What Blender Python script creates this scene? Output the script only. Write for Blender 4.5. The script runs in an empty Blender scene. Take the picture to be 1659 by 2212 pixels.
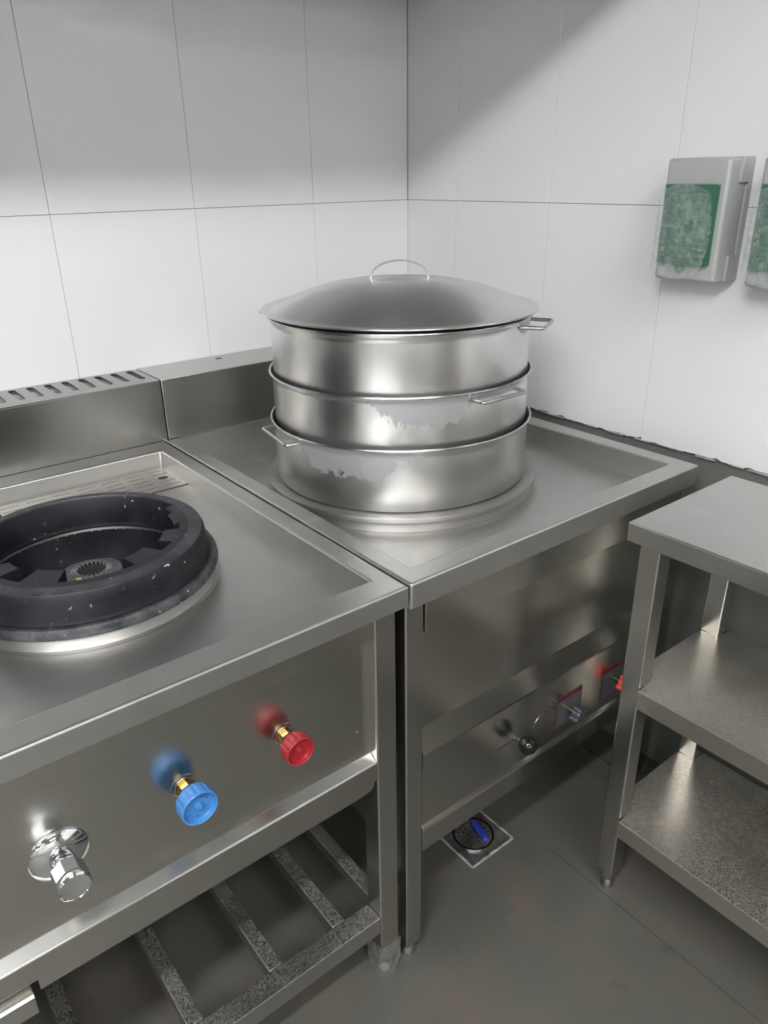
import bpy, bmesh, math, random
from mathutils import Vector, Matrix
random.seed(7)
PI = math.pi
S = bpy.context.scene
C = S.collection

# ------------------------------------------------------------------ camera, world, lights, exposure
W, H = 1659, 2212
yaw, pitch, roll, fpx = 0.66342877, 0.42166118, -0.01632865, 1629.66
fw = Vector((math.sin(yaw)*math.cos(pitch), math.cos(yaw)*math.cos(pitch), -math.sin(pitch)))
r0 = fw.cross(Vector((0, 0, 1))).normalized()
u0 = r0.cross(fw)
r1 = math.cos(roll)*r0 + math.sin(roll)*u0
u1 = -math.sin(roll)*r0 + math.cos(roll)*u0
cam = bpy.data.objects.new('camera', bpy.data.cameras.new('camera'))
C.objects.link(cam)
M = Matrix((r1, u1, -fw)).transposed().to_4x4()
M.translation = Vector((-0.5815855, -0.69158053, 1.3171))
cam.matrix_world = M
cam.data.sensor_fit = 'VERTICAL'
cam.data.sensor_height = 36.0
cam.data.lens = fpx/H*36.0
cam.data.clip_start = 0.02
S.camera = cam

wd = bpy.data.worlds.new('world'); S.world = wd; wd.use_nodes = True
wd.node_tree.nodes['Background'].inputs[0].default_value = (0.5, 0.53, 0.55, 1)
wd.node_tree.nodes['Background'].inputs[1].default_value = 0.02
S.view_settings.view_transform = 'Standard'
S.view_settings.look = 'None'
S.view_settings.gamma = 1.0
S.view_settings.use_curve_mapping = False
S.view_settings.exposure = 2.25
KEY_POS = (-1.30, -0.80, 2.17)      # strip lamp hanging before the hood
KEY_EMIT = 25.5
FILL_EMIT = 4.3  # strength of the added ceiling fill panels

# ------------------------------------------------------------------ node helpers
def nmat(name):
    m = bpy.data.materials.new(name); m.use_nodes = True
    nt = m.node_tree
    return m, nt, nt.nodes['Principled BSDF']
def N(nt, t, **kw):
    n = nt.nodes.new(t)
    for k, v in kw.items():
        if k.startswith('i_'):
            key = k[2:]
            key = int(key) if key.isdigit() else key.replace('_', ' ')
            n.inputs[key].default_value = v
        else: setattr(n, k, v)
    return n
def L(nt, a, b): nt.links.new(a, b)
def coords(nt, scale=(1, 1, 1), rot=(0, 0, 0)):
    tc = N(nt, 'ShaderNodeTexCoord'); mp = N(nt, 'ShaderNodeMapping')
    mp.inputs['Scale'].default_value = scale; mp.inputs['Rotation'].default_value = rot
    L(nt, tc.outputs['Object'], mp.inputs[0]); return mp.outputs[0]
def noise(nt, vec, scale, detail=3, rough=.55, dist=0.0):
    n = N(nt, 'ShaderNodeTexNoise'); n.inputs['Scale'].default_value = scale
    n.inputs['Detail'].default_value = detail; n.inputs['Roughness'].default_value = rough
    n.inputs['Distortion'].default_value = dist
    L(nt, vec, n.inputs['Vector']); return n.outputs['Fac']
def ramp(nt, fac, a, b, pa=0.0, pb=1.0):
    r = N(nt, 'ShaderNodeValToRGB'); e = r.color_ramp.elements
    if not hasattr(a, '__len__'): a = (a, a, a)
    if not hasattr(b, '__len__'): b = (b, b, b)
    e[0].color = (*a, 1); e[0].position = pa; e[1].color = (*b, 1); e[1].position = pb
    L(nt, fac, r.inputs[0]); return r.outputs[0]
def maprange(nt, fac, a, b, c, d):
    r = N(nt, 'ShaderNodeMapRange'); L(nt, fac, r.inputs[0])
    for i, v in zip((1, 2, 3, 4), (a, b, c, d)): r.inputs[i].default_value = v
    return r.outputs[0]
def mix(nt, fac, a, b):
    m = N(nt, 'ShaderNodeMix'); m.data_type = 'RGBA'
    if isinstance(fac, float): m.inputs[0].default_value = fac
    else: L(nt, fac, m.inputs[0])
    for s, v in ((m.inputs[6], a), (m.inputs[7], b)):
        if hasattr(v, '__len__'): s.default_value = (*v, 1)
        else: L(nt, v, s)
    return m.outputs[2]
def math_(nt, op, a, b=None):
    m = N(nt, 'ShaderNodeMath', operation=op)
    for s, v in zip(m.inputs, (a, b)):
        if v is None: continue
        if isinstance(v, (int, float)): s.default_value = v
        else: L(nt, v, s)
    return m.outputs[0]
def bump(nt, h, strength, dist=0.01, normal=None):
    b = N(nt, 'ShaderNodeBump'); b.inputs['Strength'].default_value = strength
    b.inputs['Distance'].default_value = dist; L(nt, h, b.inputs['Height'])
    if normal is not None: L(nt, normal, b.inputs['Normal'])
    return b.outputs[0]

def steel(name, col=(.56, .55, .52), rough=.26, brush=(4, 400, 400), wave=.05, dirt=.25, spots=0.0, grain=0.0):
    """brushed stainless sheet: fine stretched grain, soft dents, patchy smears"""
    m, nt, p = nmat(name)
    p.inputs['Metallic'].default_value = 1.0
    v = coords(nt)
    big = noise(nt, v, 3.5, 4, .6)
    sm = noise(nt, v, 14, 3, .5, .3)
    c = mix(nt, maprange(nt, big, .35, .7, 0, 1), tuple(x*(1-dirt*.22) for x in col), col)
    c = mix(nt, maprange(nt, sm, .58, .75, 0, dirt), c, tuple(min(1, x*1.12+.03) for x in col))
    if spots > 0:
        s = noise(nt, v, 90, 3, .6)
        s2 = noise(nt, v, 5, 3, .6)
        mk = math_(nt, 'MULTIPLY', maprange(nt, s, .62, .68, 0, 1), maprange(nt, s2, .45, .6, 0, spots))
        c = mix(nt, mk, c, (.62, .60, .55))
    if grain > 0:      # settled gritty dust
        gd = noise(nt, v, 420, 2, .7); gm = noise(nt, v, 4, 3, .6)
        mk = math_(nt, 'MULTIPLY', maprange(nt, gd, .42, .60, 0, 1), maprange(nt, gm, .38, .62, .25*grain, grain))
        ge = N(nt, 'ShaderNodeNewGeometry'); gs = N(nt, 'ShaderNodeSeparateXYZ'); L(nt, ge.outputs['True Normal'], gs.inputs[0])
        mk = math_(nt, 'MULTIPLY', mk, maprange(nt, gs.outputs[2], .6, .9, 0, 1))
        c = mix(nt, mk, c, (.20, .185, .165) if name == 'steel_rack' else (.17, .155, .135))
        L(nt, math_(nt, 'SUBTRACT', 1.0, math_(nt, 'MULTIPLY', mk, .8)), p.inputs['Metallic'])
    L(nt, c, p.inputs['Base Color'])
    rr = math_(nt, 'ADD', rough, maprange(nt, sm, .5, .75, 0, .08*dirt))
    L(nt, rr, p.inputs['Roughness'])
    lo = noise(nt, v, 4.5, 1, .4)
    nb = bump(nt, lo, wave, .02)
    L(nt, nb, p.inputs['Normal'])
    return m

def plain(name, col, rough=.5, metal=0.0, nz=0.0, coat=0.0):
    m, nt, p = nmat(name)
    v = coords(nt)
    f = noise(nt, v, 30, 4, .6)
    L(nt, mix(nt, maprange(nt, f, .35, .65, 0, 1), tuple(x*(1-nz) for x in col), col), p.inputs['Base Color'])
    p.inputs['Roughness'].default_value = rough; p.inputs['Metallic'].default_value = metal
    p.inputs['Coat Weight'].default_value = coat
    return m

M_deck = steel('steel_deck', (.58, .575, .555), .42, (8, 1400, 1400), .10, .45, .25)
M_front = steel('steel_front', (.58, .57, .54), .24, (8, 1600, 1600), .12, .25, .10)
M_leg = steel('steel_leg', (.56, .555, .53), .25, (1400, 1400, 8), .008, .10, 0.0)
M_splash = steel('steel_splash', (.37, .365, .35), .26, (8, 1400, 1400), .10, .25)  # shaded copy of the sheet steel, colour lowered for the left splashback
M_rack = steel('steel_rack', (.56, .55, .53), .34, (1, 1, 1), .02, .3, 0.0, 1.0)
M_splash_lit = steel('steel_splash_lit', (.54, .53, .505), .30, (1, 1, 1), .08, .25)  # lit copy of the same sheet, colour raised to offset its dark reflection
M_table = steel('steel_table', (.58, .57, .55), .30, (1400, 8, 1400), .03, .25, 0.0, .12)
M_shelf = steel('steel_shelf', (.74, .70, .63), .32, (1400, 8, 1400), .06, .4, .8, .75)
M_chrome = plain('chrome', (.82, .83, .85), .06, 1.0)
M_brass = plain('brass', (.62, .47, .24), .25, 1.0, .25)
M_dark = plain('dark_interior', (.03, .03, .032), .6)  # near-black; on the stove bottom pans it stands in for shade
M_ball = plain('black_ball', (.006, .006, .007), .15)
M_knobgrey = plain('grey_plastic', (.035, .038, .045), .3)
M_red = plain('red_plastic', (.30, .016, .022), .3, 0, .1)
M_orange = plain('orange_red_plastic', (.70, .055, .025), .4, 0, .05)
M_blue = plain('blue_plastic', (.05, .20, .50), .3, 0, .08)
M_deepblue = plain('deep_blue_plastic', (.03, .06, .42), .3)
M_box = plain('grey_housing', (.42, .43, .425), .4)
M_dev = plain('breaker_grey', (.55, .58, .57), .5)
M_mark = plain('dark_mark', (.10, .10, .11), .5)
M_redmark = plain('red_print', (.11, .014, .016), .5, 0, .3)
M_stick = plain('sticker_white', (.075, .078, .085), .4, 0, .25)
M_drain = plain('drain_steel', (.36, .36, .35), .4, .8, .6)
M_grout = plain('pale_mortar', (.45, .45, .42), .9, 0, .5)
M_ceil = plain('ceiling_paint', (.55, .56, .55), .8)

def wall_tile():
    m, nt, p = nmat('white_glazed_tile')
    v = coords(nt)
    p.inputs['Base Color'].default_value = (.80, .805, .825, 1)
    p.inputs['Roughness'].default_value = .07
    p.inputs['Specular IOR Level'].default_value = .35
    L(nt, bump(nt, noise(nt, v, 7, 2, .5), .05, .02), p.inputs['Normal'])
    return m
M_tile = wall_tile()

def cement():
    m, nt, p = nmat('green_grey_cement_paint')
    v = coords(nt); f = noise(nt, v, 6, 6, .65)
    L(nt, mix(nt, f, (.115, .125, .113), (.185, .195, .180)), p.inputs['Base Color'])
    p.inputs['Roughness'].default_value = .6
    L(nt, bump(nt, noise(nt, v, 60, 4, .6), .2, .003), p.inputs['Normal'])
    return m
M_cem = cement()

def floor_mat():
    m, nt, p = nmat('grey_green_painted_floor')
    v = coords(nt)
    a = noise(nt, v, 1.6, 6, .6); b = noise(nt, v, 5.5, 5, .6, .3); d = noise(nt, v, 120, 3, .6)
    c = mix(nt, maprange(nt, a, .35, .65, 0, 1), (.075, .080, .069), (.108, .107, .093))
    c = mix(nt, maprange(nt, b, .48, .68, 0, .75), c, (.125, .100, .085))
    c = mix(nt, maprange(nt, d, .70, .76, 0, .5), c, (.30, .30, .28))
    c = mix(nt, maprange(nt, noise(nt, v, 14, 4, .6), .62, .72, 0, .5), c, (.058, .062, .055))
    L(nt, c, p.inputs['Base Color'])
    L(nt, maprange(nt, b, .3, .7, .34, .55), p.inputs['Roughness'])
    L(nt, bump(nt, noise(nt, v, 40, 4, .6), .12, .003), p.inputs['Normal'])
    return m
M_floor = floor_mat()

def iron():
    m, nt, p = nmat('cast_iron')
    v = coords(nt)
    a = noise(nt, v, 16, 5, .65)
    c = mix(nt, maprange(nt, a, .35, .7, 0, 1), (.008, .009, .012), (.019, .021, .026))
    # dusty worn crest on the outer lip (edge height in object space) and white splashes
    sep = N(nt, 'ShaderNodeSeparateXYZ'); L(nt, v, sep.inputs[0])
    r = math_(nt, 'SQRT', math_(nt, 'ADD', math_(nt, 'MULTIPLY', sep.outputs[0], sep.outputs[0]), math_(nt, 'MULTIPLY', sep.outputs[1], sep.outputs[1])))
    lipm = math_(nt, 'MULTIPLY', maprange(nt, r, .178, .184, 0, 1), maprange(nt, noise(nt, v, 30, 5, .7), .38, .62, .1, .75))
    c = mix(nt, lipm, c, (.13, .135, .14))
    top = math_(nt, 'MULTIPLY', maprange(nt, sep.outputs[2], .8395, .8415, 0, 1), maprange(nt, r, .1505, .1515, 0, 1))
    c = mix(nt, math_(nt, 'MULTIPLY', top, maprange(nt, noise(nt, v, 40, 5, .7), .35, .65, .2, .8)), c, (.085, .09, .098))
    s = noise(nt, v, 110, 2, .5); s2 = noise(nt, v, 9, 2, .5)
    spot = math_(nt, 'MULTIPLY', maprange(nt, s, .70, .73, 0, .8), maprange(nt, s2, .50, .58, 0, 1))
    c = mix(nt, spot, c, (.62, .62, .60))
    L(nt, c, p.inputs['Base Color'])
    p.inputs['Metallic'].default_value = .35
    L(nt, maprange(nt, a, .3, .7, .38, .6), p.inputs['Roughness'])
    L(nt, bump(nt, noise(nt, v, 140, 4, .6), .25, .0015), p.inputs['Normal'])
    return m
M_iron = iron()

def spun(name, patch=None, col=(.71, .71, .70), rough=.28):
    """spun / rolled steel shell: grain runs round the axis; patch=(azimuth deg, half width deg, z of upper edge, reach)"""
    m, nt, p = nmat(name)
    p.inputs['Metallic'].default_value = 1.0
    v = coords(nt)
    sep = N(nt, 'ShaderNodeSeparateXYZ'); L(nt, v, sep.inputs[0])
    x, y, z = sep.outputs
    ang = math_(nt, 'ARCTAN2', y, x)
    cx = N(nt, 'ShaderNodeCombineXYZ'); L(nt, math_(nt, 'MULTIPLY', ang, 2.0), cx.inputs[0]); L(nt, math_(nt, 'MULTIPLY', z, 900.0), cx.inputs[1])
    g = noise(nt, cx.outputs[0], 1.0, 3, .6)
    sm = noise(nt, v, 9, 3, .5, .3)
    c = mix(nt, maprange(nt, sm, .4, .7, 0, .35), col, tuple(k*.84 for k in col))
    rgh = math_(nt, 'ADD', maprange(nt, g, .3, .7, rough-.004, rough+.006), maprange(nt, sm, .45, .7, 0, .03))
    metal = None
    for (az, hw, ztop, reach) in (patch or []):
        d = math_(nt, 'ABSOLUTE', math_(nt, 'SUBTRACT', ang, math.radians(az)))
        e = noise(nt, v, 26, 5, .7, 1.2)
        side = math_(nt, 'SUBTRACT', 1.0, math_(nt, 'DIVIDE', d, math.radians(hw)))
        down = math_(nt, 'DIVIDE', math_(nt, 'SUBTRACT', ztop, z), reach)
        f = math_(nt, 'SUBTRACT', math_(nt, 'ADD', math_(nt, 'MINIMUM', math_(nt, 'MULTIPLY', side, 2.2), 1.0), math_(nt, 'MULTIPLY', math_(nt, 'SUBTRACT', e, .5), 2.2)), down)
        mk = maprange(nt, f, 0.0, .08, 0, .8)
        c = mix(nt, mk, c, (.30, .305, .325))
        rgh = math_(nt, 'ADD', rgh, math_(nt, 'MULTIPLY', mk, .18))
        md = math_(nt, 'SUBTRACT', 1.0, math_(nt, 'MULTIPLY', mk, .75))
        metal = md if metal is None else math_(nt, 'MULTIPLY', metal, md)
    if metal is not None: L(nt, metal, p.inputs['Metallic'])
    L(nt, c, p.inputs['Base Color']); L(nt, rgh, p.inputs['Roughness'])
    p.inputs['Anisotropic'].default_value = .7
    p.inputs['Anisotropic Rotation'].default_value = .25
    t = N(nt, 'ShaderNodeTangent'); t.direction_type = 'RADIAL'; t.axis = 'Z'
    L(nt, t.outputs[0], p.inputs['Tangent'])
    nb = bump(nt, noise(nt, v, 7, 2, .5), .06, .03)
    L(nt, nb, p.inputs['Normal'])
    return m
M_tier = [spun('tier_steel_low', [(-152, 27, .112, .052)], (.60, .60, .585), .31), spun('tier_steel_mid', [(-119, 22, .087, .040)]), spun('tier_steel_top', [(-62, 12, .10, .02)])]  # low tier: same steel, colour darkened to dim its highlight
M_lid = spun('lid_steel', None, (.78, .78, .77), .30)
M_ringpan = spun('well_ring_steel', None, (.46, .45, .435), .46)
M_handle = plain('handle_steel', (.60, .60, .60), .22, 1.0, .2)

def film(WH, nm='crumpled_clear_film'):
    m, nt, p = nmat(nm)
    v = coords(nt)
    tr = N(nt, 'ShaderNodeBsdfTransparent'); gl = N(nt, 'ShaderNodeBsdfGlossy'); df = N(nt, 'ShaderNodeBsdfDiffuse')
    gl.inputs['Roughness'].default_value = .03
    df.inputs[0].default_value = (.85, .87, .87, 1)
    nb = bump(nt, noise(nt, v, 95, 5, .7, 1.0), 1.0, .006)
    L(nt, nb, gl.inputs['Normal'])
    a = N(nt, 'ShaderNodeMixShader'); b = N(nt, 'ShaderNodeMixShader')
    L(nt, maprange(nt, noise(nt, v, 60, 4, .6), .45, .7, WH*.3, WH), a.inputs[0])
    L(nt, tr.outputs[0], a.inputs[1]); L(nt, df.outputs[0], a.inputs[2])
    b.inputs[0].default_value = .15
    L(nt, a.outputs[0], b.inputs[1]); L(nt, gl.outputs[0], b.inputs[2])
    L(nt, b.outputs[0], nt.nodes['Material Output'].inputs[0])
    return m
M_film = film(.24)
M_wrap = film(.08, 'thin_clear_wrap')
def green_glass():
    m, nt, p = nmat('green_clear_window')
    tr = N(nt, 'ShaderNodeBsdfTransparent'); tr.inputs[0].default_value = (.62, .80, .72, 1)
    df = N(nt, 'ShaderNodeBsdfPrincipled'); df.inputs['Base Color'].default_value = (.13, .31, .23, 1); df.inputs['Roughness'].default_value = .1
    a = N(nt, 'ShaderNodeMixShader'); a.inputs[0].default_value = .30
    L(nt, tr.outputs[0], a.inputs[1]); L(nt, df.outputs[0], a.inputs[2])
    L(nt, a.outputs[0], nt.nodes['Material Output'].inputs[0])
    return m
M_green = green_glass()
def emis(name, col, s):
    m, nt, p = nmat(name)
    e = N(nt, 'ShaderNodeEmission'); e.inputs[0].default_value = (*col, 1); e.inputs[1].default_value = s
    L(nt, e.outputs[0], nt.nodes['Material Output'].inputs[0]); return m
M_key = emis('lamp_diffuser_key', (.97, .98, 1.0), KEY_EMIT)
M_far = emis('lamp_diffuser_far', (1.0, .985, .96), 30.0)
M_fill = emis('fill_panel_diffuser', (1.0, .985, .96), FILL_EMIT)  # glow of the added fill panels

# ------------------------------------------------------------------ geometry helpers
def finish(name, bm, mat, parent=None, smooth=False, loc=None):
    bmesh.ops.recalc_face_normals(bm, faces=bm.faces)
    me = bpy.data.meshes.new(name); bm.to_mesh(me); bm.free()
    if smooth:
        for p in me.polygons: p.use_smooth = True
        if smooth != 'all':
            try: me.set_sharp_from_angle(angle=math.radians(38))
            except Exception: pass
        if smooth == 'bevel':       # wide sheet faces stay flat, only the rolled edges are smooth
            for p in me.polygons:
                vs = [me.vertices[i].co for i in p.vertices]
                le = max((vs[i]-vs[i-1]).length for i in range(len(vs)))
                if max(abs(c) for c in p.normal) > .9995 or p.area/max(le, 1e-9) > .004: p.use_smooth = False
    me.materials.append(mat)
    o = bpy.data.objects.new(name, me); C.objects.link(o)
    if parent is not None: o.parent = parent
    if loc: o.location = loc
    return o
def thing(name, label, cat, loc=(0, 0, 0), rz=0.0, group=None):
    o = bpy.data.objects.new(name, None); C.objects.link(o)
    o.location = loc; o.rotation_euler = (0, 0, rz); o.empty_display_size = .05
    o['label'] = label; o['category'] = cat
    if group: o['group'] = group
    return o
def tag(o, label, cat, group=None):
    o['label'] = label; o['category'] = cat
    if group: o['group'] = group
    return o
def struct(o): o['kind'] = 'structure'; return o
def add_box(bm, x0, x1, y0, y1, z0, z1, bev=0.0, seg=2):
    r = bmesh.ops.create_cube(bm, size=1.0)
    vs = r['verts']
    for v in vs:
        v.co = Vector(((x0+x1)/2+v.co.x*(x1-x0), (y0+y1)/2+v.co.y*(y1-y0), (z0+z1)/2+v.co.z*(z1-z0)))
    if bev > 0:
        es = list({e for v in vs for e in v.link_edges})
        bmesh.ops.bevel(bm, geom=es, offset=bev, segments=seg, profile=.5, affect='EDGES')
    return bm
def box(name, mat, parent, x0, x1, y0, y1, z0, z1, bev=.0015, seg=2):
    bm = bmesh.new(); add_box(bm, x0, x1, y0, y1, z0, z1, bev, seg)
    return finish(name, bm, mat, parent, smooth='bevel' if bev > 0 else False)
def add_lathe(bm, prof, n=96, a0=0.0, a1=2*PI, center=(0, 0), closed=False):
    full = abs(a1-a0-2*PI) < 1e-6
    rings = []
    cnt = n if full else n+1
    for r, z in prof:
        ring = []
        if r < 1e-6: ring = [bm.verts.new((center[0], center[1], z))]*cnt
        else:
            for i in range(cnt):
                a = a0+(a1-a0)*i/n
                ring.append(bm.verts.new((center[0]+r*math.cos(a), center[1]+r*math.sin(a), z)))
        rings.append(ring)
    pairs = list(zip(rings, rings[1:]))
    if closed: pairs.append((rings[-1], rings[0]))
    for A, B in pairs:
        for i in range(n):
            j = (i+1) % cnt if full else i+1
            q = [A[i], A[j], B[j], B[i]]
            u = []
            for v in q:
                if v not in u: u.append(v)
            if len(u) >= 3:
                try: bm.faces.new(u)
                except ValueError: pass
    return bm
def lathe(name, mat, parent, prof, n=96, loc=None, closed=False, **k):
    bm = bmesh.new(); add_lathe(bm, prof, n, closed=closed, **k)
    return finish(name, bm, mat, parent, smooth=True, loc=loc)
def round_path(pts, rad, seg=5, closed=False):
    out = []; n = len(pts)
    for i, p in enumerate(pts):
        if not closed and i in (0, n-1): out.append(Vector(p)); continue
        a = Vector(pts[i-1]); b = Vector(p); c = Vector(pts[(i+1) % n])
        d1 = (a-b); d2 = (c-b); r = min(rad, d1.length*.45, d2.length*.45)
        p1 = b+d1.normalized()*r; p2 = b+d2.normalized()*r
        for k in range(seg+1):
            t = k/seg; out.append((1-t)**2*p1+2*t*(1-t)*b+t*t*p2)
    return out
def add_tube(bm, pts, r, n=10, closed=False):
    pts = [Vector(p) for p in pts]; m = len(pts); rings = []
    up = None
    for i, p in enumerate(pts):
        t = (pts[(i+1) % m]-pts[i-1]) if (closed or 0 < i < m-1) else (pts[1]-pts[0] if i == 0 else pts[-1]-pts[-2])
        t.normalize()
        if up is None: up = t.orthogonal().normalized()
        up = (up-t*up.dot(t)).normalized(); s = t.cross(up)
        rings.append([bm.verts.new(p+r*(math.cos(2*PI*k/n)*up+math.sin(2*PI*k/n)*s)) for k in range(n)])
    for i in range(m if closed else m-1):
        A, B = rings[i], rings[(i+1) % m]
        for k in range(n): bm.faces.new((A[k], A[(k+1) % n], B[(k+1) % n], B[k]))
    if not closed:
        bm.faces.new(rings[0][::-1]); bm.faces.new(rings[-1])
    return bm
def tube(name, mat, parent, pts, r, n=10, closed=False):
    bm = bmesh.new(); add_tube(bm, pts, r, n, closed)
    return finish(name, bm, mat, parent, smooth=True)
def add_prism_y(bm, prof, y0, y1):
    """closed (x,z) polygon extruded along y"""
    A = [bm.verts.new((x, y0, z)) for x, z in prof]; B = [bm.verts.new((x, y1, z)) for x, z in prof]
    n = len(prof); bm.faces.new(A); bm.faces.new(B[::-1])
    for i in range(n): bm.faces.new((A[i], B[i], B[(i+1) % n], A[(i+1) % n]))
    return bm
def prism_x(name, mat, parent, prof, x0, x1, smooth=False, bev=0.0):
    """closed (y,z) polygon extruded along x"""
    bm = bmesh.new()
    A = [bm.verts.new((x0, y, z)) for y, z in prof]; B = [bm.verts.new((x1, y, z)) for y, z in prof]
    n = len(prof); bm.faces.new(A); bm.faces.new(B[::-1])
    for i in range(n): bm.faces.new((A[i], B[i], B[(i+1) % n], A[(i+1) % n]))
    if bev: bmesh.ops.bevel(bm, geom=list(bm.edges), offset=bev, segments=2, profile=.5, affect='EDGES')
    return finish(name, bm, mat, parent, smooth='bevel' if bev > 0 else smooth)
def rrect(x0, x1, y0, y1, r, seg=4):
    out = []
    for cx_, cy_, a in ((x1-r, y1-r, 0), (x0+r, y1-r, 90), (x0+r, y0+r, 180), (x1-r, y0+r, 270)):
        for k in range(seg+1):
            t = math.radians(a+90*k/seg); out.append((cx_+r*math.cos(t), cy_+r*math.sin(t)))
    return out
def sheet_holes(bm, outer, holes, z, th, topface=True):
    """flat sheet (outer polygon with hole polygons) at height z, thickness th downwards"""
    loops = []; edges = []
    for poly in [outer]+holes:
        vs = [bm.verts.new((x, y, z)) for x, y in poly]
        es = [bm.edges.new((vs[i], vs[(i+1) % len(vs)])) for i in range(len(vs))]
        loops.append(vs); edges += es
    f = bmesh.ops.triangle_fill(bm, use_beauty=True, use_dissolve=False, edges=edges)
    for vs in loops:
        lo = [bm.verts.new((v.co.x, v.co.y, z-th)) for v in vs]; n = len(vs)
        for i in range(n): bm.faces.new((vs[i], vs[(i+1) % n], lo[(i+1) % n], lo[i]))
    return bm

# ------------------------------------------------------------------ the room
XW, YW = 0.80, 0.953            # tile faces of right and back wall
RX0, RY0, RZ = -9.0, -8.0, 2.9
def slab(name, mat, x0, x1, y0, y1, z0, z1): return struct(box(name, mat, None, x0, x1, y0, y1, z0, z1, 0))
slab('floor', M_floor, RX0-.1, XW+.2, RY0-.1, YW+.2, -.1, 0)
slab('ceiling', M_ceil, RX0-.1, XW+.2, RY0-.1, YW+.2, RZ, RZ+.1)
wb = slab('wall_back', M_cem, RX0-.1, XW+.2, YW+.010, YW+.2, 0, RZ)
wr = slab('wall_right', M_cem, XW+.010, XW+.2, RY0-.1, YW+.010, 0, RZ)
wl = slab('wall_left', M_ceil, RX0-.1, RX0, RY0-.1, YW+.010, 0, RZ)
wf = slab('wall_front', M_ceil, RX0, XW+.010, RY0-.1, RY0, 0, RZ)
# glazed wall panels, each its own piece, 1 mm joints, the lowest row cut raggedly
ZB = .789
rows = [(ZB, 1.2535), (1.2535, 1.8535), (1.8535, 2.4535), (2.4535, RZ)]
bx = [XW]
for w in (.296, .310, .306): bx.append(bx[-1]-w)
while bx[-1] > -3.3: bx.append(bx[-1]-.306)
by = [YW, .768, .474, .178]
while by[-1] > -3.3: by.append(by[-1]-.298)
def tile_mesh(w, h, ragged, seed):
    rnd = random.Random(seed)
    g = .0004; bm = bmesh.new()
    if ragged:
        n = 26; fr = []; bk = []
        xs = [g+(w-2*g)*i/n for i in range(n+1)]
        zs = []; zz = 0
        for i in range(n+1):
            zz = zz*.6+rnd.uniform(-.0022, .0022); zs.append(zz+(.003 if rnd.random() < .12 else 0))
        for y in (0, .0095):
            top = [bm.verts.new((xs[0], y, h-g)), bm.verts.new((xs[-1], y, h-g))]
            bot = [bm.verts.new((x, y, z+(0 if y == 0 else rnd.uniform(-.002, .001)))) for x, z in zip(xs, zs)]
            f = bm.faces.new(bot+[top[1], top[0]]) if y == 0 else bm.faces.new((bot+[top[1], top[0]])[::-1])
            (fr if y == 0 else bk).extend(bot+[top[1], top[0]])
        m = len(fr)
        for i in range(m): bm.faces.new((fr[i], fr[(i+1) % m], bk[(i+1) % m], bk[i]))
    else:
        add_box(bm, g, w-g, 0, .0095, g, h-g, .0006, 1)
    return bm
cache = {}
def put_tile(parent, i, w, row, right):
    z0, z1 = rows[row]
    key = (round(w, 3), row, (i % 5 if row == 0 else 0))
    if key not in cache:
        bm = tile_mesh(w, z1-z0, row == 0, hash(key) % 999)
        o = finish('tile', bm, M_tile, parent); cache[key] = o.data
    else:
        o = bpy.data.objects.new('tile', cache[key]); C.objects.link(o); o.parent = parent
    return o, z0
for row in range(4):
    for i in range(len(bx)-1):
        o, z0 = put_tile(wb, i, bx[i]-bx[i+1], row, False)
        o.location = (bx[i+1], YW, z0)
    for i in range(len(by)-1):
        o, z0 = put_tile(wr, i, by[i]-by[i+1], row, True)
        o.location = (XW, by[i], z0); o.rotation_euler = (0, 0, -PI/2)
# crumbly mortar under the cut edge of the panels on the right wall
bm = bmesh.new(); rnd = random.Random(3)
y = .72
while y > -1.2:
    l = rnd.uniform(.01, .05); t = rnd.uniform(.002, .0045)
    add_box(bm, XW-.0002, XW+.009, y-l, y, ZB-t*.9, ZB+.0004, .0004, 1); y -= l+rnd.choice((.0, .0, .008, .03))
o = finish('mortar_edge', bm, M_grout, wr); o['kind'] = 'stuff'
# hairline joints cut in the floor paint (thin dark sealant strips)
def strip(name, a, b, w, mat, parent, h=.0006):
    a = Vector((*a, 0)); b = Vector((*b, 0)); d = (b-a).normalized(); s = Vector((-d.y, d.x, 0))*w/2
    bm = bmesh.new(); lo = [bm.verts.new(p) for p in (a-s, b-s, b+s, a+s)]
    hi = [bm.verts.new(v.co+Vector((0, 0, h))) for v in lo]
    bm.faces.new(lo[::-1]); bm.faces.new(hi)
    for i in range(4): bm.faces.new((lo[i], lo[(i+1) % 4], hi[(i+1) % 4], hi[i]))
    return finish(name, bm, mat, parent)
fl = bpy.data.objects['floor']
M_joint = plain('joint_dark', (.035, .037, .033), .8)
strip('floor_joint', (.408, .02), (.406, -.26), .0011, M_joint, fl)
strip('floor_joint', (.406, -.26), (.404, -.9), .0008, M_joint, fl)

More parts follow.
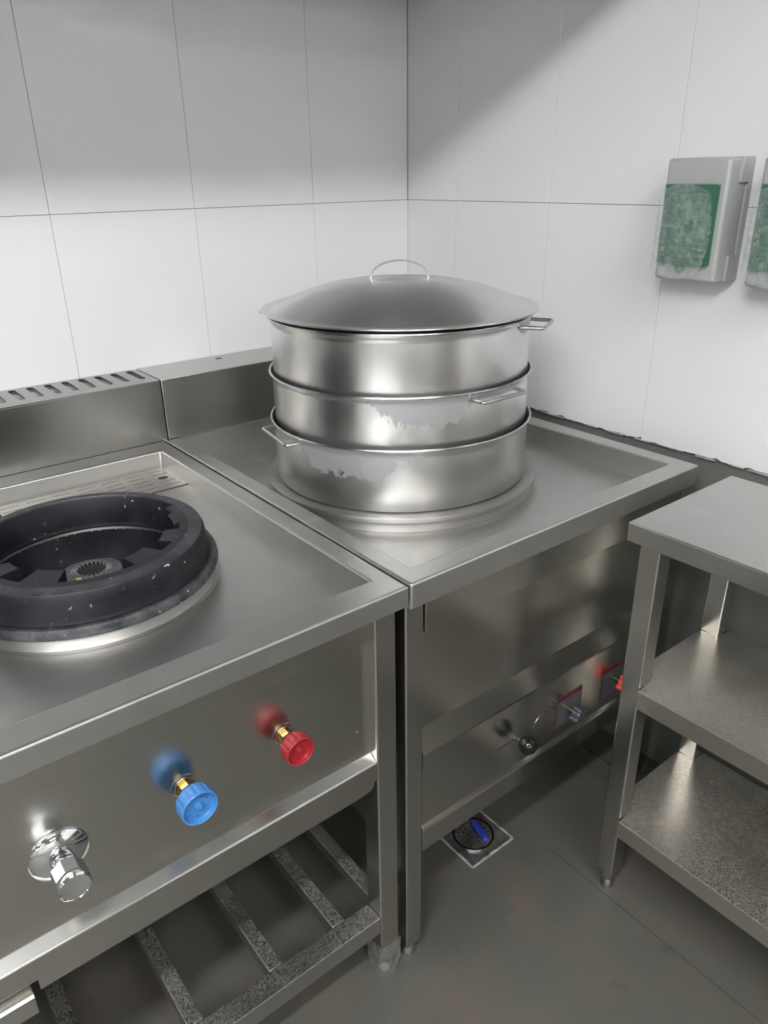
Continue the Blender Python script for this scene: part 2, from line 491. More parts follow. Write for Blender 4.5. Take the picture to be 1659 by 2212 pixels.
# ------------------------------------------------------------------ range hood, lamps and added fill panels (overhead, outside the frame)
HZ = 1.825; HY = -.10
hood = thing('range_hood', 'large stainless extraction hood over the cooking line', 'hood', (0, 0, HZ))
bm = bmesh.new()
def quadbox(x0, x1, y0, y1, z0, z1): add_box(bm, x0, x1, y0, y1, z0, z1)
quadbox(-3.0, XW-.004, HY, HY+.012, 0, .42)
quadbox(-3.0, -2.988, HY+.012, YW-.004, 0, .42)
quadbox(-3.0, XW-.004, HY+.012, YW-.004, .42, .432)
finish('canopy', bm, M_splash, hood)
box('duct', M_splash, hood, -1.5, -.9, .2, .7, .432, RZ-HZ, 0)
box('gutter', M_splash, hood, -3.0, XW-.004, HY+.012, HY+.04, 0, .012, 0)
def strip_lamp(loc, lx, ly, mat, label, group=None, drop=True):
    t = thing('strip_lamp', label, 'lamp', loc, 0, group)
    box('diffuser', mat, t, -lx/2, lx/2, -ly/2, ly/2, 0, .022, .004, 2)
    box('lamp_housing', M_box, t, -lx/2-.01, lx/2+.01, -ly/2-.01, ly/2+.01, .0225, .05, .002)
    if drop:
        for s in (-1, 1): tube('rod', M_handle, t, [(s*lx*.35, 0, .05), (s*lx*.35, 0, RZ-loc[2])], .004)
    return t
strip_lamp(KEY_POS, 1.2, .09, M_key, 'white strip lamp hanging just in front of the hood')
def fill_panel(x, y, label):  # added wide panels: soft ambient fill that blurs the hood's shadow edge
    t = thing('fill_panel', label, 'lamp', (x, y, RZ-.031), 0, 'added ceiling fill panels')
    box('diffuser', M_fill, t, -.58, .58, -.28, .28, 0, .008, .002, 1)
    box('fill_frame', M_box, t, -.60, .60, -.30, .30, .0085, .030, .002, 1)
ROWN = {-2.05: 'nearest the hood', -4.4: 'in the middle row', -6.8: 'in the far row'}
for x, side in ((-.7, 'by the right wall'), (-3.2, 'mid room'), (-6.0, 'at the left')):
    for y in ROWN: fill_panel(x, y, 'added ceiling fill panel %s, %s' % (side, ROWN[y]))
strip_lamp((-7.6, -6.4, RZ-.051), 1.2, .05, M_far, 'bright strip lamp in the far left corner of the ceiling', drop=False)
strip_lamp((-4.6, -6.4, RZ-.051), 1.2, .05, M_far, 'bright strip lamp at the far end of the ceiling, middle', drop=False)
strip_lamp((-1.9, -7.6, RZ-.051), 1.2, .05, M_far, 'bright strip lamp at the far end of the ceiling, near the right wall', drop=False)

# ------------------------------------------------------------------ wok stove (left unit)
ZD = .80
def deck(parent, name, x0, x1, y0, y1, ix0, ix1, iy0, iy1, depth, lip, hole=None, lipr=None, bev=.0035):
    bm = bmesh.new()
    fz = ZD-depth; s = .003
    O = [bm.verts.new(p) for p in ((x0, y0, ZD-lip), (x1, y0, ZD-lip), (x1, y1, ZD-lip), (x0, y1, ZD-lip))]
    T = [bm.verts.new(p) for p in ((x0, y0, ZD), (x1, y0, ZD), (x1, y1, ZD), (x0, y1, ZD))]
    I = [bm.verts.new(p) for p in ((ix0, iy0, ZD), (ix1, iy0, ZD), (ix1, iy1, ZD), (ix0, iy1, ZD))]
    F = [bm.verts.new(p) for p in ((ix0+s, iy0+s, fz), (ix1-s, iy0+s, fz), (ix1-s, iy1-s, fz), (ix0+s, iy1-s, fz))]
    edges = []
    for i in range(4):
        j = (i+1) % 4
        bm.faces.new((O[i], O[j], T[j], T[i])); bm.faces.new((T[i], T[j], I[j], I[i])); bm.faces.new((I[i], I[j], F[j], F[i]))
    sharp = [e for e in bm.edges if (e.verts[0] in T and e.verts[1] in T) or (e.verts[0] in I and e.verts[1] in I) or
             (e.verts[0] in T and e.verts[1] in O) or (e.verts[0] in I and e.verts[1] in F)]
    fe = [bm.edges.get((F[i], F[(i+1) % 4])) for i in range(4)]
    if hole:
        cx, cy, r = hole
        hv = [bm.verts.new((cx+r*math.cos(2*PI*i/64), cy+r*math.sin(2*PI*i/64), fz)) for i in range(64)]
        he = [bm.edges.new((hv[i], hv[(i+1) % 64])) for i in range(64)]
        bmesh.ops.triangle_fill(bm, use_beauty=True, edges=fe+he)
    else: bm.faces.new(F)
    sharp = [e for e in sharp if e.is_valid]
    bmesh.ops.bevel(bm, geom=sharp, offset=bev, segments=3, profile=.5, affect='EDGES')
    return finish(name, bm, M_deck, parent, smooth='bevel')

X0 = -1.62
WC = (-.318, .360)
ws = thing('wok_stove', 'stainless wok stove with red, blue and chrome valves, left of the steamer stove', 'stove', (0, 0, 0))
deck(ws, 'deck', X0, -.0008, 0, .8168, X0+.035, -.0318, .0465, .760, .035, .032, hole=(*WC, .150))
# splashback with a slotted sloping top
YS = .8168; ZS = .930
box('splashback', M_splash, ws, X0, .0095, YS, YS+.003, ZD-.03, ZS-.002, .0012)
outer = [(X0, YS+.0005), (.0095, YS+.0005), (.0095, YW-.012), (-.0045, YW-.002), (X0, YW-.002)]
holes = []
k = 0
xx = -.0115
while xx > X0+.05:
    holes.append([(x+ (0), y) for x, y in rrect(xx-.0068, xx+.0068, .853, .940, .0066, 4)]); xx -= .0345
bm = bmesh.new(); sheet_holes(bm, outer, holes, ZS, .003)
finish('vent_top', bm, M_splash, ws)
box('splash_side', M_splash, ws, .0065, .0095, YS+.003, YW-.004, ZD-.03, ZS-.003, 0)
box('flue_floor', M_dark, ws, X0, .006, YS+.003, YW-.004, ZD+.0, ZD+.01, 0)
box('flue_baffle', M_splash, ws, X0, .006, .895, .899, ZD+.011, ZS-.018, 0)
# slotted drain grille
outer = rrect(-.36, -.0345, .634, .748, .004)
holes = []
hx, hy = -.060, .707
for c in range(7):
    cx_ = -.058-.047*c
    for r_ in range(5):
        yy = .737-.021*r_
        if c == 0 and r_ in (2,): continue
        holes.append([(x, y) for x, y in rrect(cx_-.0165, cx_+.0165, yy-.0011, yy+.0011, .001, 2)])
holes.append([(hx+.0105*math.cos(2*PI*i/20), .6945+.0085*math.sin(2*PI*i/20)) for i in range(20)])
holes = [h for h in holes]
bm = bmesh.new(); sheet_holes(bm, outer, holes, ZD-.0335, .0015)
finish('drain_grille', bm, steel('steel_grille', (.60, .585, .54), .34, (8, 1400, 1400), .04, .3), ws)
bm = bmesh.new(); sheet_holes(bm, rrect(-.364, -.0335, .630, .752, .004), [], ZD-.0348, .0004); finish('grille_gap', bm, M_dark, ws)
# raised steel collar under the iron ring, and the dark fire bowl with its burner
fz = ZD-.035
lathe('burner_collar', M_ringpan, ws, [(.1900, fz+.0003), (.1845, fz+.0020), (.1820, fz+.006), (.1805, fz+.022), (.150, fz+.022), (.150, fz-.002)], 96, loc=(*WC, 0))
lathe('fire_bowl', M_iron, ws, [(.150, fz+.018), (.149, fz-.01), (.142, fz-.045), (.125, fz-.085), (.09, fz-.115), (.0, fz-.125)], 72, loc=(*WC, 0))
BZ = .735
bn = lathe('burner_head', plain('burner_grey', (.23, .24, .25), .5, .5, .4), ws, [(.024, 0), (.030, .001), (.031, -.006), (.0315, -.007), (.0325, .0), (.047, -.003), (.049, -.010), (.047, -.05), (.0, -.05)], 64, loc=(-.288, .462, BZ))
bm = bmesh.new()
for i in range(22):
    a = 2*PI*i/22+.1
    b2 = bmesh.new(); add_box(b2, .0225, .0325, -.0016, .0016, -.004, .0015, .0005, 1)
    b2.transform(Matrix.Rotation(a, 4, 'Z')); me = bpy.data.meshes.new('t'); b2.to_mesh(me); b2.free(); bm.from_mesh(me); bpy.data.meshes.remove(me)
o = finish('burner_fins', bm, plain('fin_grey', (.34, .35, .35), .4, .6, .3), bn); o['kind'] = 'stuff'
lathe('burner_core', M_dark, bn, [(.0, -.004), (.0225, -.003), (.0235, -.03)], 40)
box('igniter_tip', plain('yellow_ceramic', (.55, .40, .14), .6), bn, -.034, -.026, -.034, -.027, -.002, .006, .0008)
# front: lip, fascia, recessed panel, ledge, lower apron
LX = -.0464; RX = -.0078      # leg
box('fascia', M_front, ws, X0+.01, LX, .02, .024, .7235, .7675, .0012)
box('valve_panel', M_front, ws, X0+.01, LX+.001, .037, .040, .506, .762, 0)
prism_x('panel_ledge', M_front, ws, [(.0195, .4665), (.0195, .4985), (.0215, .5005), (.037, .509), (.040, .509), (.040, .4665)], X0+.01, LX, bev=.0008)
box('fascia_underside', M_front, ws, X0+.01, LX, .024, .037, .7235, .7255, 0)
# lower apron lip; ends short with a rounded corner, and a separate flap further left
bm = bmesh.new()
pr_ = [(-.548, .4672), (-.548, .4475), (-.090, .4475), (-.060, .4500), (-.0525, .4560), (-.0505, .4672)]
add_prism_y(bm, pr_, .0215, .0235); finish('apron_lip', bm, M_front, ws)
prism_x('apron_flap', M_front, ws, [(.016, .4555), (.034, .4600), (.034, .4300), (.012, .4250), (.012, .4505)], X0+.02, -.556, bev=.0012)
box('right_side_panel', M_front, ws, -.0090, -.0078, .058, .80, .448, .768, 0)
box('bottom_pan', M_dark, ws, X0+.01, -.0095, .042, .80, .4490, .4510, 0)  # steel pan coloured near-black to stand in for the shade underneath
box('back_panel', M_leg, ws, X0+.01, -.0095, .802, .806, .449, .7625, 0)
def leg(parent, x0, x1, y0, y1, ztop, zb=.055, foot=True):
    o = box('leg', M_leg, parent, x0, x1, y0, y1, zb, ztop, .003, 3)
    if foot:
        cx_, cy_ = (x0+x1)/2, (y0+y1)/2
        lathe('foot', M_handle, o, [(.0, .0), (.013, .0), (.0155, .003), (.0155, .010), (.010, .022), (.016, .030), (.0175, .055)], 24, loc=(cx_, cy_, 0))
    return o
lg = leg(ws, LX, RX, .0195, .058, .768, .040)
leg(ws, LX, RX, .762, .800, .768, .040)
leg(ws, X0+.02, X0+.058, .0195, .058, .768, .040)
leg(ws, X0+.02, X0+.058, .762, .800, .768, .040)
# crumpled clear wrap left round the front leg foot
bm = bmesh.new(); rnd = random.Random(5)
n, mz = 36, 12; rings = []
for j in range(mz+1):
    z = .004+.080*j/mz; ring = []
    for i in range(n):
        a = 2*PI*i/n
        if j > 3:
            q = max(abs(math.cos(a)), abs(math.sin(a))); rr = .0200/q
        else: rr = .0185+.0045*j/3
        rr = rr+.0016+rnd.uniform(0, .0028)
        ring.append(bm.verts.new(((LX+RX)/2+rr*math.cos(a), .0388+rr*math.sin(a), z+rnd.uniform(-.002, .002))))
    rings.append(ring)
for A, B in zip(rings, rings[1:]):
    for i in range(n): bm.faces.new((A[i], A[(i+1) % n], B[(i+1) % n], B[i]))
finish('foot_wrap', bm, M_wrap, ws)
# bottom rack: front and back rails and cross bars
box('rack_rail', M_rack, ws, X0+.058, LX, .0205, .0575, .121, .158, .002)
box('rack_rail', M_rack, ws, X0+.058, LX, .763, .799, .121, .158, .002)
for xc in (-.0245, -.1080, -.2310, -.3700, -.52, -.66, -.80, -.94, -1.08, -1.22, -1.36, -1.50):
    w = .0125
    if xc > -.05: box('rack_bar', M_rack, ws, xc-w, xc+w, .058, .762, .133, .158, .002)
    else: box('rack_bar', M_rack, ws, xc-w, xc+w, .0575, .763, .133, .158, .002)

def lathe_y(name, mat, parent, prof, n, cx_, cz_, smooth=True, rot=0.0):
    """profile of (radius, y); axis along y, pointing to the viewer at -y"""
    bm = bmesh.new(); add_lathe(bm, [(r, -yy) for r, yy in prof], n)
    bm.transform(Matrix.Rotation(PI/2, 4, 'X') @ Matrix.Rotation(rot, 4, 'Z'))
    bm.transform(Matrix.Translation((cx_, 0, cz_)))
    return finish(name, bm, mat, parent, smooth=smooth)
def valve(mat, cx_, cz_, R, y0, y1, label, txt=False):
    """ribbed round hand wheel on a brass stem; y0 back face, y1 front face"""
    bm = bmesh.new(); n = 96
    def rad(i, base): # shallow scallops round the rim
        ph = (i/n*12) % 1.0
        return base-(.0016*max(0, math.cos(2*PI*ph))**3)
    prof = [(.004, y0), (R*.80, y0), (R*.93, y0-.002), (R*1.0, y0-.006), (R*1.0, y1+.004), (R*.975, y1+.001), (R*.93, y1), (R*.86, y1+.001), (R*.83, y1+.004), (R*.78, y1+.006), (R*.22, y1+.007), (R*.20, y1+.003), (R*.10, y1+.002), (0, y1+.003)]
    rings = []
    for k, (r, yy) in enumerate(prof):
        if r == 0: rings.append([bm.verts.new((cx_, yy, cz_))]*n); continue
        rings.append([bm.verts.new((cx_+(rad(i, r) if k in (3, 4) else r)*math.cos(2*PI*i/n), yy, cz_+(rad(i, r) if k in (3, 4) else r)*math.sin(2*PI*i/n))) for i in range(n)])
    for A, B in zip(rings, rings[1:]):
        for i in range(n):
            q = []
            for v in (A[i], A[(i+1) % n], B[(i+1) % n], B[i]):
                if v not in q: q.append(v)
            bm.faces.new(q)
    o = finish('valve_knob', bm, mat, ws, smooth=True); o['label'] = label
    lathe_y('valve_nut', M_brass, o, [(.0, .0366), (.0145, .0366), (.0155, .0350), (.0145, .0345), (.0100, .0343), (.0095, .0340), (.0095, .0270), (.0060, .0265), (.0060, y0)], 6, cx_, cz_, smooth=False, rot=.3)
    lathe_y('valve_washer', M_handle, o, [(.012, .0368), (.0170, .0366), (.0175, .0352), (.0150, .0350), (.010, .0352)], 40, cx_, cz_)
    # raised ring of short strokes on the face (worn moulded lettering)
    bm = bmesh.new(); rnd = random.Random(int(R*1e5))
    for a0 in ([20, 200] if txt else []):
        for k in range(7):
            a = math.radians(a0+k*11); rr = R*.58
            b2 = bmesh.new(); add_box(b2, -R*.012, R*.012, -.0004, .0004, -R*rnd.uniform(.05, .09), R*.08)
            if k % 2: add_box(b2, -R*.012, R*.06, -.0004, .0004, R*rnd.choice((-.07, 0, .06)), R*.07)
            b2.transform(Matrix.Translation((cx_+rr*math.cos(a), y1+.0061, cz_+rr*math.sin(a))) @ Matrix.Rotation(PI/2-a, 4, 'Y'))
            me = bpy.data.meshes.new('t'); b2.to_mesh(me); b2.free(); bm.from_mesh(me); bpy.data.meshes.remove(me)
    if txt:
        q = finish('moulded_lettering', bm, mat, o)
    else: bm.free()
    return o
valve(M_red, -.1915, .6215, .0215, .016, -.007, 'red ribbed plastic hand wheel')
valve(M_blue, -.3375, .6190, .0240, .014, -.010, 'blue ribbed plastic hand wheel', True)
# chrome water valve
cxv, czv = -.4915, .6125
o = lathe_y('water_valve', M_chrome, ws, [(.0, .0368), (.0335, .0368), (.0340, .0350), (.0320, .0325), (.0200, .0270), (.0135, .0255), (.0130, .0200), (.0155, .0190), (.0160, .0155), (.0135, .0145), (.0135, .0120)], 64, cxv, czv)
o['label'] = 'chrome round flange with faceted push knob'
vk = lathe_y('valve_cap', M_chrome, o, [(.0, .0125), (.0150, .0125), (.0180, .0105), (.0188, .0090), (.0188, -.0110), (.0178, -.0135)], 8, cxv, czv, smooth=False, rot=.25)
lathe_y('cap_face', M_chrome, o, [(.0178, -.0130), (.0188, -.0150), (.0185, -.0185), (.0165, -.0205), (.0158, -.0195), (.0, -.0180)], 48, cxv, czv)
# small white spot rivet on the panel
lathe_y('rivet', M_handle, ws, [(.0018, .037), (.0014, .0358), (0, .0355)], 12, -.0700, .5600)

# ------------------------------------------------------------------ cast iron wok ring with notched ledge
wk = thing('wok_ring', 'black cast iron wok ring with notched inner ledge, on the wok stove', 'wok ring', (WC[0], WC[1], 0))
zr = .788      # sits on collar top (fz+.022)
prof = [(.150, zr-.0005), (.1790, zr-.0005), (.1800, zr-.0040), (.1860, zr-.0045), (.1890, zr+.001), (.1885, zr+.007), (.1865, zr+.0115), (.181, zr+.0120), (.1765, zr+.0115), (.1740, zr+.018), (.1745, zr+.032), (.1735, zr+.046), (.1700, zr+.053), (.1640, zr+.0545)]
# back arc: plain narrow collar ; front arc: ledge slopes inward with teeth
aL, aR = math.radians(190), math.radians(372)
bm = bmesh.new()
back = prof+[(.1545, zr+.0545), (.1520, zr+.050), (.1510, zr+.020), (.1500, zr-.0005)]
add_lathe(bm, back, 60, math.radians(8), math.radians(188), closed=True)
front = prof+[(.1380, zr+.0540), (.1365, zr+.0510), (.1440, zr+.0300), (.1500, zr-.0005)]
add_lathe(bm, front, 60, math.radians(188), math.radians(368), closed=True)
for a in (8, 188):          # end caps of each arc
    for pf in (back, front):
        t = math.radians(a); vs = [bm.verts.new((r*math.cos(t), r*math.sin(t), z)) for r, z in pf]
        bm.faces.new(vs)
finish('ring_body', bm, M_iron, wk, smooth=True)
teeth = [(-172, -157, .1040), (-142, -121, .0985), (-79, -59, .1040), (-47, -29, .1140), (-20, -2, .1290)]
for a0, a1, ri in teeth:
    bm = bmesh.new()
    add_lathe(bm, [(.1410, zr+.0540), (ri+.003, zr+.0530), (ri, zr+.0505), (ri+.002, zr+.0360), (.1430, zr+.0360)], 6, math.radians(a0), math.radians(a1), closed=True)
    for a in (a0, a1):
        t = math.radians(a); bm.faces.new([bm.verts.new((r*math.cos(t), r*math.sin(t), z)) for r, z in [(.1410, zr+.0540), (ri+.003, zr+.0530), (ri, zr+.0505), (ri+.002, zr+.0360), (.1430, zr+.0360)]])
    bmesh.ops.remove_doubles(bm, verts=bm.verts, dist=.00005)
    finish('tooth', bm, M_iron, wk, smooth=True)
lathe('inner_band', M_iron, wk, [(.1505, zr+.006), (.1475, zr+.008), (.1465, zr+.003), (.1500, zr+.000)], 72, closed=True)

# ------------------------------------------------------------------ steamer stove (right unit)
SX = .0045; SX1 = .7248
ss = thing('steamer_stove', 'stainless steamer stove in the corner, carrying the stacked steamer trays', 'stove', (0, 0, 0))
SC = (.3258, .4124)
deck(ss, 'deck', SX, SX1, .0006, YS, .0370, .6853, .0400, YS-.0004, .046, .040)
box('splashback', M_splash_lit, ss, .0115, SX1, YS, YS+.003, ZD-.046, ZS+.001, .0012)
box('splash_cap', M_splash_lit, ss, .0115, SX1, YS+.003, YW-.002, ZS-.002, ZS+.001, .0008)
box('splash_side', M_splash, ss, SX1-.003, SX1, YS+.003, YW-.002, ZD-.04, ZS-.0025, 0)
box('splash_side', M_splash, ss, .0115, .0145, YS+.003, YW-.002, ZD-.04, ZS-.0025, 0)
box('cap_hole_plug', M_dark, ss, .190, .204, .915, .921, ZS+.0008, ZS+.0018, .0004)
box('body_front_upper', M_front, ss, .0470, SX1-.014, .0170, .026, .6935, .758, .0012)
prism_x('body_front', M_front, ss, [(.0300, .6925), (.0310, .507), (.0185, .462), (.0195, .457), (.0195, .4315), (.036, .4315), (.036, .6925)], .0455, SX1-.012)
box('burner_panel', M_front, ss, .0455, SX1-.012, .0215, .0245, .3020, .4300, 0)
prism_x('bottom_rail', M_front, ss, [(.0165, .2545), (.0165, .2980), (.0185, .3030), (.0245, .3130), (.040, .3130), (.040, .2545)], .0455, SX1-.05, bev=.0008)
leg(ss, .0100, .0452, .0195, .055, .760, .030)
leg(ss, SX1-.050, SX1-.012, .0195, .055, .760, .030)
leg(ss, .0100, .0452, .762, .800, .754-.046+.04, .030)
leg(ss, SX1-.050, SX1-.012, .762, .800, .748, .030)
box('side_panel', M_front, ss, SX1-.0140, SX1-.0120, .056, .761, .255, .752, 0)
box('side_panel', M_front, ss, .0105, .0125, .056, .761, .255, .752, 0)
box('bottom_pan', M_dark, ss, .013, SX1-.015, .041, .80, .2550, .2570, 0)  # steel pan, shade under the stove put into its colour
box('back_panel', M_leg, ss, .013, SX1-.015, .801, .804, .255, .752, 0)
fs = ZD-.046
lathe('well_ring', M_ringpan, ss, [(.262, fs+.0003), (.2615, fs+.010), (.263, fs+.016), (.2675, fs+.020), (.2685, fs+.0255), (.2672, fs+.0290), (.2640, fs+.0300), (.2520, fs+.0285), (.2480, fs+.0275), (.2300, fs+.0275), (.2300, fs+.001)], 128, loc=(*SC, 0))
lathe('well_floor', M_ringpan, ss, [(.2300, fs+.0020), (.0, fs+.0020)], 64, loc=(*SC, 0))
# controls: ball lever in its slot, inspection hole with cover, two star knobs on printed stickers
box('lever_slot', M_dark, ss, .2240, .2700, .0211, .0216, .3695, .3725, .0002)
lv = tube('lever', M_chrome, ss, [(.2740, .0214, .3700), (.2715, .004, .3740)], .0036, 8)
bm = bmesh.new(); bmesh.ops.create_uvsphere(bm, u_segments=32, v_segments=20, radius=.0172)
bm.transform(Matrix.Translation((.2700, -.0100, .3780))); o = finish('lever_ball', bm, M_ball, lv, smooth='all'); o['label'] = 'black glossy ball grip'
pts = [(.3440+.0235*math.cos(2*PI*i/40), .0212, .3680+.0235*math.sin(2*PI*i/40)) for i in range(40)]
hc = lathe_y('hole_cover', M_front, ss, [(.0225, .0214), (.0222, .0208), (.0, .0206)], 48, .3440, .3680)
lathe_y('hole_gap', M_dark, hc, [(.0226, .02145), (.0238, .02125), (.0240, .0214)], 48, .3440, .3680)
def sticker(x0, x1, z0, z1):
    s = box('sticker', M_stick, ss, x0, x1, .0209, .0214, z0, z1, 0); s['label'] = 'white sticker with red printed border'
    for a in ((x0, x0+.003, z0, z1), (x1-.0022, x1, z0, z1), (x0+.003, x1-.0022, z1-.010, z1), (x0+.003, x1-.0022, z0, z0+.0016)):
        box('printed_border', M_redmark, s, a[0], a[1], .0206, .0209, a[2], a[3], 0)
    return s
sticker(.3835, .4600, .3300, .4020)
sticker(.5230, .6000, .3300, .4020)
def star_knob(mat, cx_, cz_, label):
    st = tube('knob_stem', M_brass, ss, [(cx_, .0206, cz_), (cx_, .0000, cz_)], .0028, 10)
    bm = bmesh.new(); n = 80
    for (k0, prof) in ((0, [(0, .004), (.55, .004), (1, .001), (1, -.011), (.8, -.015), (0, -.0155)]),):
        rings = []
        for f, yy in prof:
            ring = []
            for i in range(n):
                a = 2*PI*i/n
                R = .0135+.0060*max(0, math.cos(4*a))**.7 if math.cos(4*a) > 0 else .0135
                R *= f
                ring.append(bm.verts.new((cx_+R*math.cos(a+.3), yy, cz_+R*math.sin(a+.3))) if f > 0 else None)
            if f == 0: ring = [bm.verts.new((cx_, yy, cz_))]*n
            rings.append(ring)
        for A, B in zip(rings, rings[1:]):
            for i in range(n):
                q = []
                for v in (A[i], A[(i+1) % n], B[(i+1) % n], B[i]):
                    if v not in q: q.append(v)
                bm.faces.new(q)
    o = finish('star_knob', bm, mat, st, smooth=True); o['label'] = label
star_knob(M_knobgrey, .4185, .3670, 'dark grey four-lobed knob')
star_knob(M_orange, .5640, .3700, 'bright orange-red four-lobed knob')

# ------------------------------------------------------------------ steamer trays and lid
def handle_pts(az, r, z, half, out, rise=0.0):
    a = math.radians(az); d = Vector((math.cos(a), math.sin(a), 0)); s = Vector((-d.y, d.x, 0))
    rr = math.sqrt(max(r*r-half*half, 0))
    pts = [d*(rr-.0005)+s*half+Vector((0, 0, z)), d*(rr+out)+s*half*.96+Vector((0, 0, z+rise)), d*(rr+out)-s*half*.96+Vector((0, 0, z+rise)), d*(rr-.0005)-s*half+Vector((0, 0, z))]
    return round_path(pts, .008, 5)
def tray(z0, z1, rb, rt, mat, label, handles, name='steamer_tray'):
    t = thing(name, label, 'steamer tray', (*SC, z0), 0, 'stacked steamer trays')
    h = z1-z0
    lathe('shell', mat, t, [(rb-.012, .0006), (rb-.004, .0006), (rb-.001, .0020), (rb, .004), (rb, h-.018), (rb+.0004, h-.012), (rb+.0035, h-.008),
                            (rt-.002, h-.005), (rt-.002, h-.001), (rb+.0035, h-.0015), (rb+.0020, h-.006), (rb-.0015, h-.013), (rb-.0025, h-.018), (rb-.0025, .006), (rb-.012, .005)], 144)
    tube('rim', M_handle, t, [((rt-.0022)*math.cos(2*PI*i/128), (rt-.0022)*math.sin(2*PI*i/128), h-.0024) for i in range(128)], .0023, 8, closed=True)
    lathe('rack', M_ringpan, t, [(rb-.003, .008), (0, .008)], 48)
    for az, half, out in handles:
        tube('handle', M_handle, t, handle_pts(az, rb+.001, h-.014, half, out), .0032, 10)
    return t
tray(.7822, .8990, .2447, .2520, M_tier[0], 'bottom steamer tray, resting in the stove well, grey residue patch at left', [(170, .060, .026), (-10, .060, .026)])
tray(.8905, .9877, .2415, .2485, M_tier[1], 'middle steamer tray, wire handle at front right below its rim', [(-88, .055, .030), (92, .055, .030)])
tray(.9795, 1.0890, .2395, .2465, M_tier[2], 'top steamer tray of the stack, directly beneath the domed lid', [(-61, .043, .040), (119, .043, .040)])
lid = thing('steamer_lid', 'large domed steel steamer lid with a bent strip handle, on the top tray', 'lid', (*SC, 1.0905))
R = .2325; Hd = .0465
prof = [(.2535, .0022), (.2545, .0032), (.2535, .0048), (.2440, .0050), (.2380, .0044), (.2345, .0052)]
for i in range(0, 25):
    t = i/24; r = R*(1-t); prof.append((r, .0062+Hd*(1-(r/R)**2.7)))
prof = [p if p[0] > .058 else (p[0], .0062+Hd*(1-(.058/R)**2.7)+.0008+.0014*(1-p[0]/.058)) for p in prof]
bm = bmesh.new(); add_lathe(bm, prof, 144)
add_lathe(bm, [(.2535, .0022), (.2440, .0022), (.2300, .0022)], 144)
finish('dome', bm, M_lid, lid, smooth=True)
# strip handle
bm = bmesh.new(); ha = math.atan2(-.0520, .0700); hw = .0055; th = .0012
pts = []
for i in range(25):
    a = PI*i/24; pts.append((-.0520*math.cos(a), .0500+.0330*math.sin(a)**.8))
pts = [(-.0600, .0506), (-.0535, .0504)]+pts[1:-1]+[(.0535, .0504), (.0600, .0506)]
P0 = []
for i, (x, z) in enumerate(pts):
    a = Vector(pts[max(i-1, 0)]); b = Vector(pts[min(i+1, len(pts)-1)]); t = (b-a).normalized(); nrm = Vector((-t.y, t.x))
    P0.append([bm.verts.new((x+nrm.x*s*th, yy, z+nrm.y*s*th)) for s, yy in ((-1, -hw), (1, -hw), (1, hw), (-1, hw))])
for A, B in zip(P0, P0[1:]):
    for k in range(4): bm.faces.new((A[k], A[(k+1) % 4], B[(k+1) % 4], B[k]))
bm.faces.new(P0[0]); bm.faces.new(P0[-1][::-1])
bm.transform(Matrix.Rotation(ha, 4, 'Z'))
finish('lid_handle', bm, M_handle, lid, smooth=True)
lid.rotation_euler = (math.radians(-.25), math.radians(.25), 0)

# ------------------------------------------------------------------ three-tier work table at the right
tb = thing('work_table', 'stainless work table with two undershelves, right of the steamer stove', 'table', (0, 0, 0))
TX0, TX1, TY1, TY0 = .4055, .7200, -.0680, -1.35
def pan(name, mat, x0, x1, y0, y1, z, lip, notch=0.0):
    bm = bmesh.new(); add_box(bm, x0, x1, y0, y1, z-lip, z, .0022, 3)
    return finish(name, bm, mat, tb, smooth='bevel')
pan('tabletop', M_table, TX0, TX1, TY0, TY1, .80, .034)
lw = .036
LY1 = -.0905
def tleg(x0, y1):
    o = box('leg', M_leg, tb, x0, x0+lw, y1-lw, y1, .048, .766, .003, 3)
    lathe('foot', M_handle, o, [(.0, .0), (.011, .0), (.013, .003), (.013, .010), (.009, .020), (.014, .028), (.016, .0480)], 24, loc=(x0+lw/2, y1-lw/2, 0))
for x0 in (TX0+.006, .663):
    for y1 in (LY1, TY0+.06): tleg(x0, y1)
def shelf(z, th):
    x0, x1, y0, y1 = TX0+.001, .6985, TY0+.02, LY1+.0005
    # outline with cut-outs for the four legs
    e = .0004; lx = TX0+.006+lw+e; rx = .663-e
    pts = [(x0, LY1-lw-e), (lx, LY1-lw-e), (lx, y1), (rx, y1), (rx, LY1-lw-e), (.6995, LY1-lw-e), (.6995, TY0+.06+e), (rx, TY0+.06+e), (rx, y0), (lx, y0), (lx, TY0+.06+e), (x0, TY0+.06+e)]
    bm = bmesh.new(); a = [bm.verts.new((x, y, z)) for x, y in pts]; b = [bm.verts.new((x, y, z-th)) for x, y in pts]
    ta = bm.faces.new(a); bm.faces.new(b[::-1]); n = len(pts)
    for i in range(n): bm.faces.new((a[i], a[(i+1) % n], b[(i+1) % n], b[i]))
    bmesh.ops.bevel(bm, geom=[bm.edges.get((a[i], a[(i+1) % n])) for i in range(n)], offset=.0018, segments=2, profile=.5, affect='EDGES')
    finish('shelf', bm, M_shelf, tb, smooth='bevel')
shelf(.5005, .037); shelf(.1985, .037)

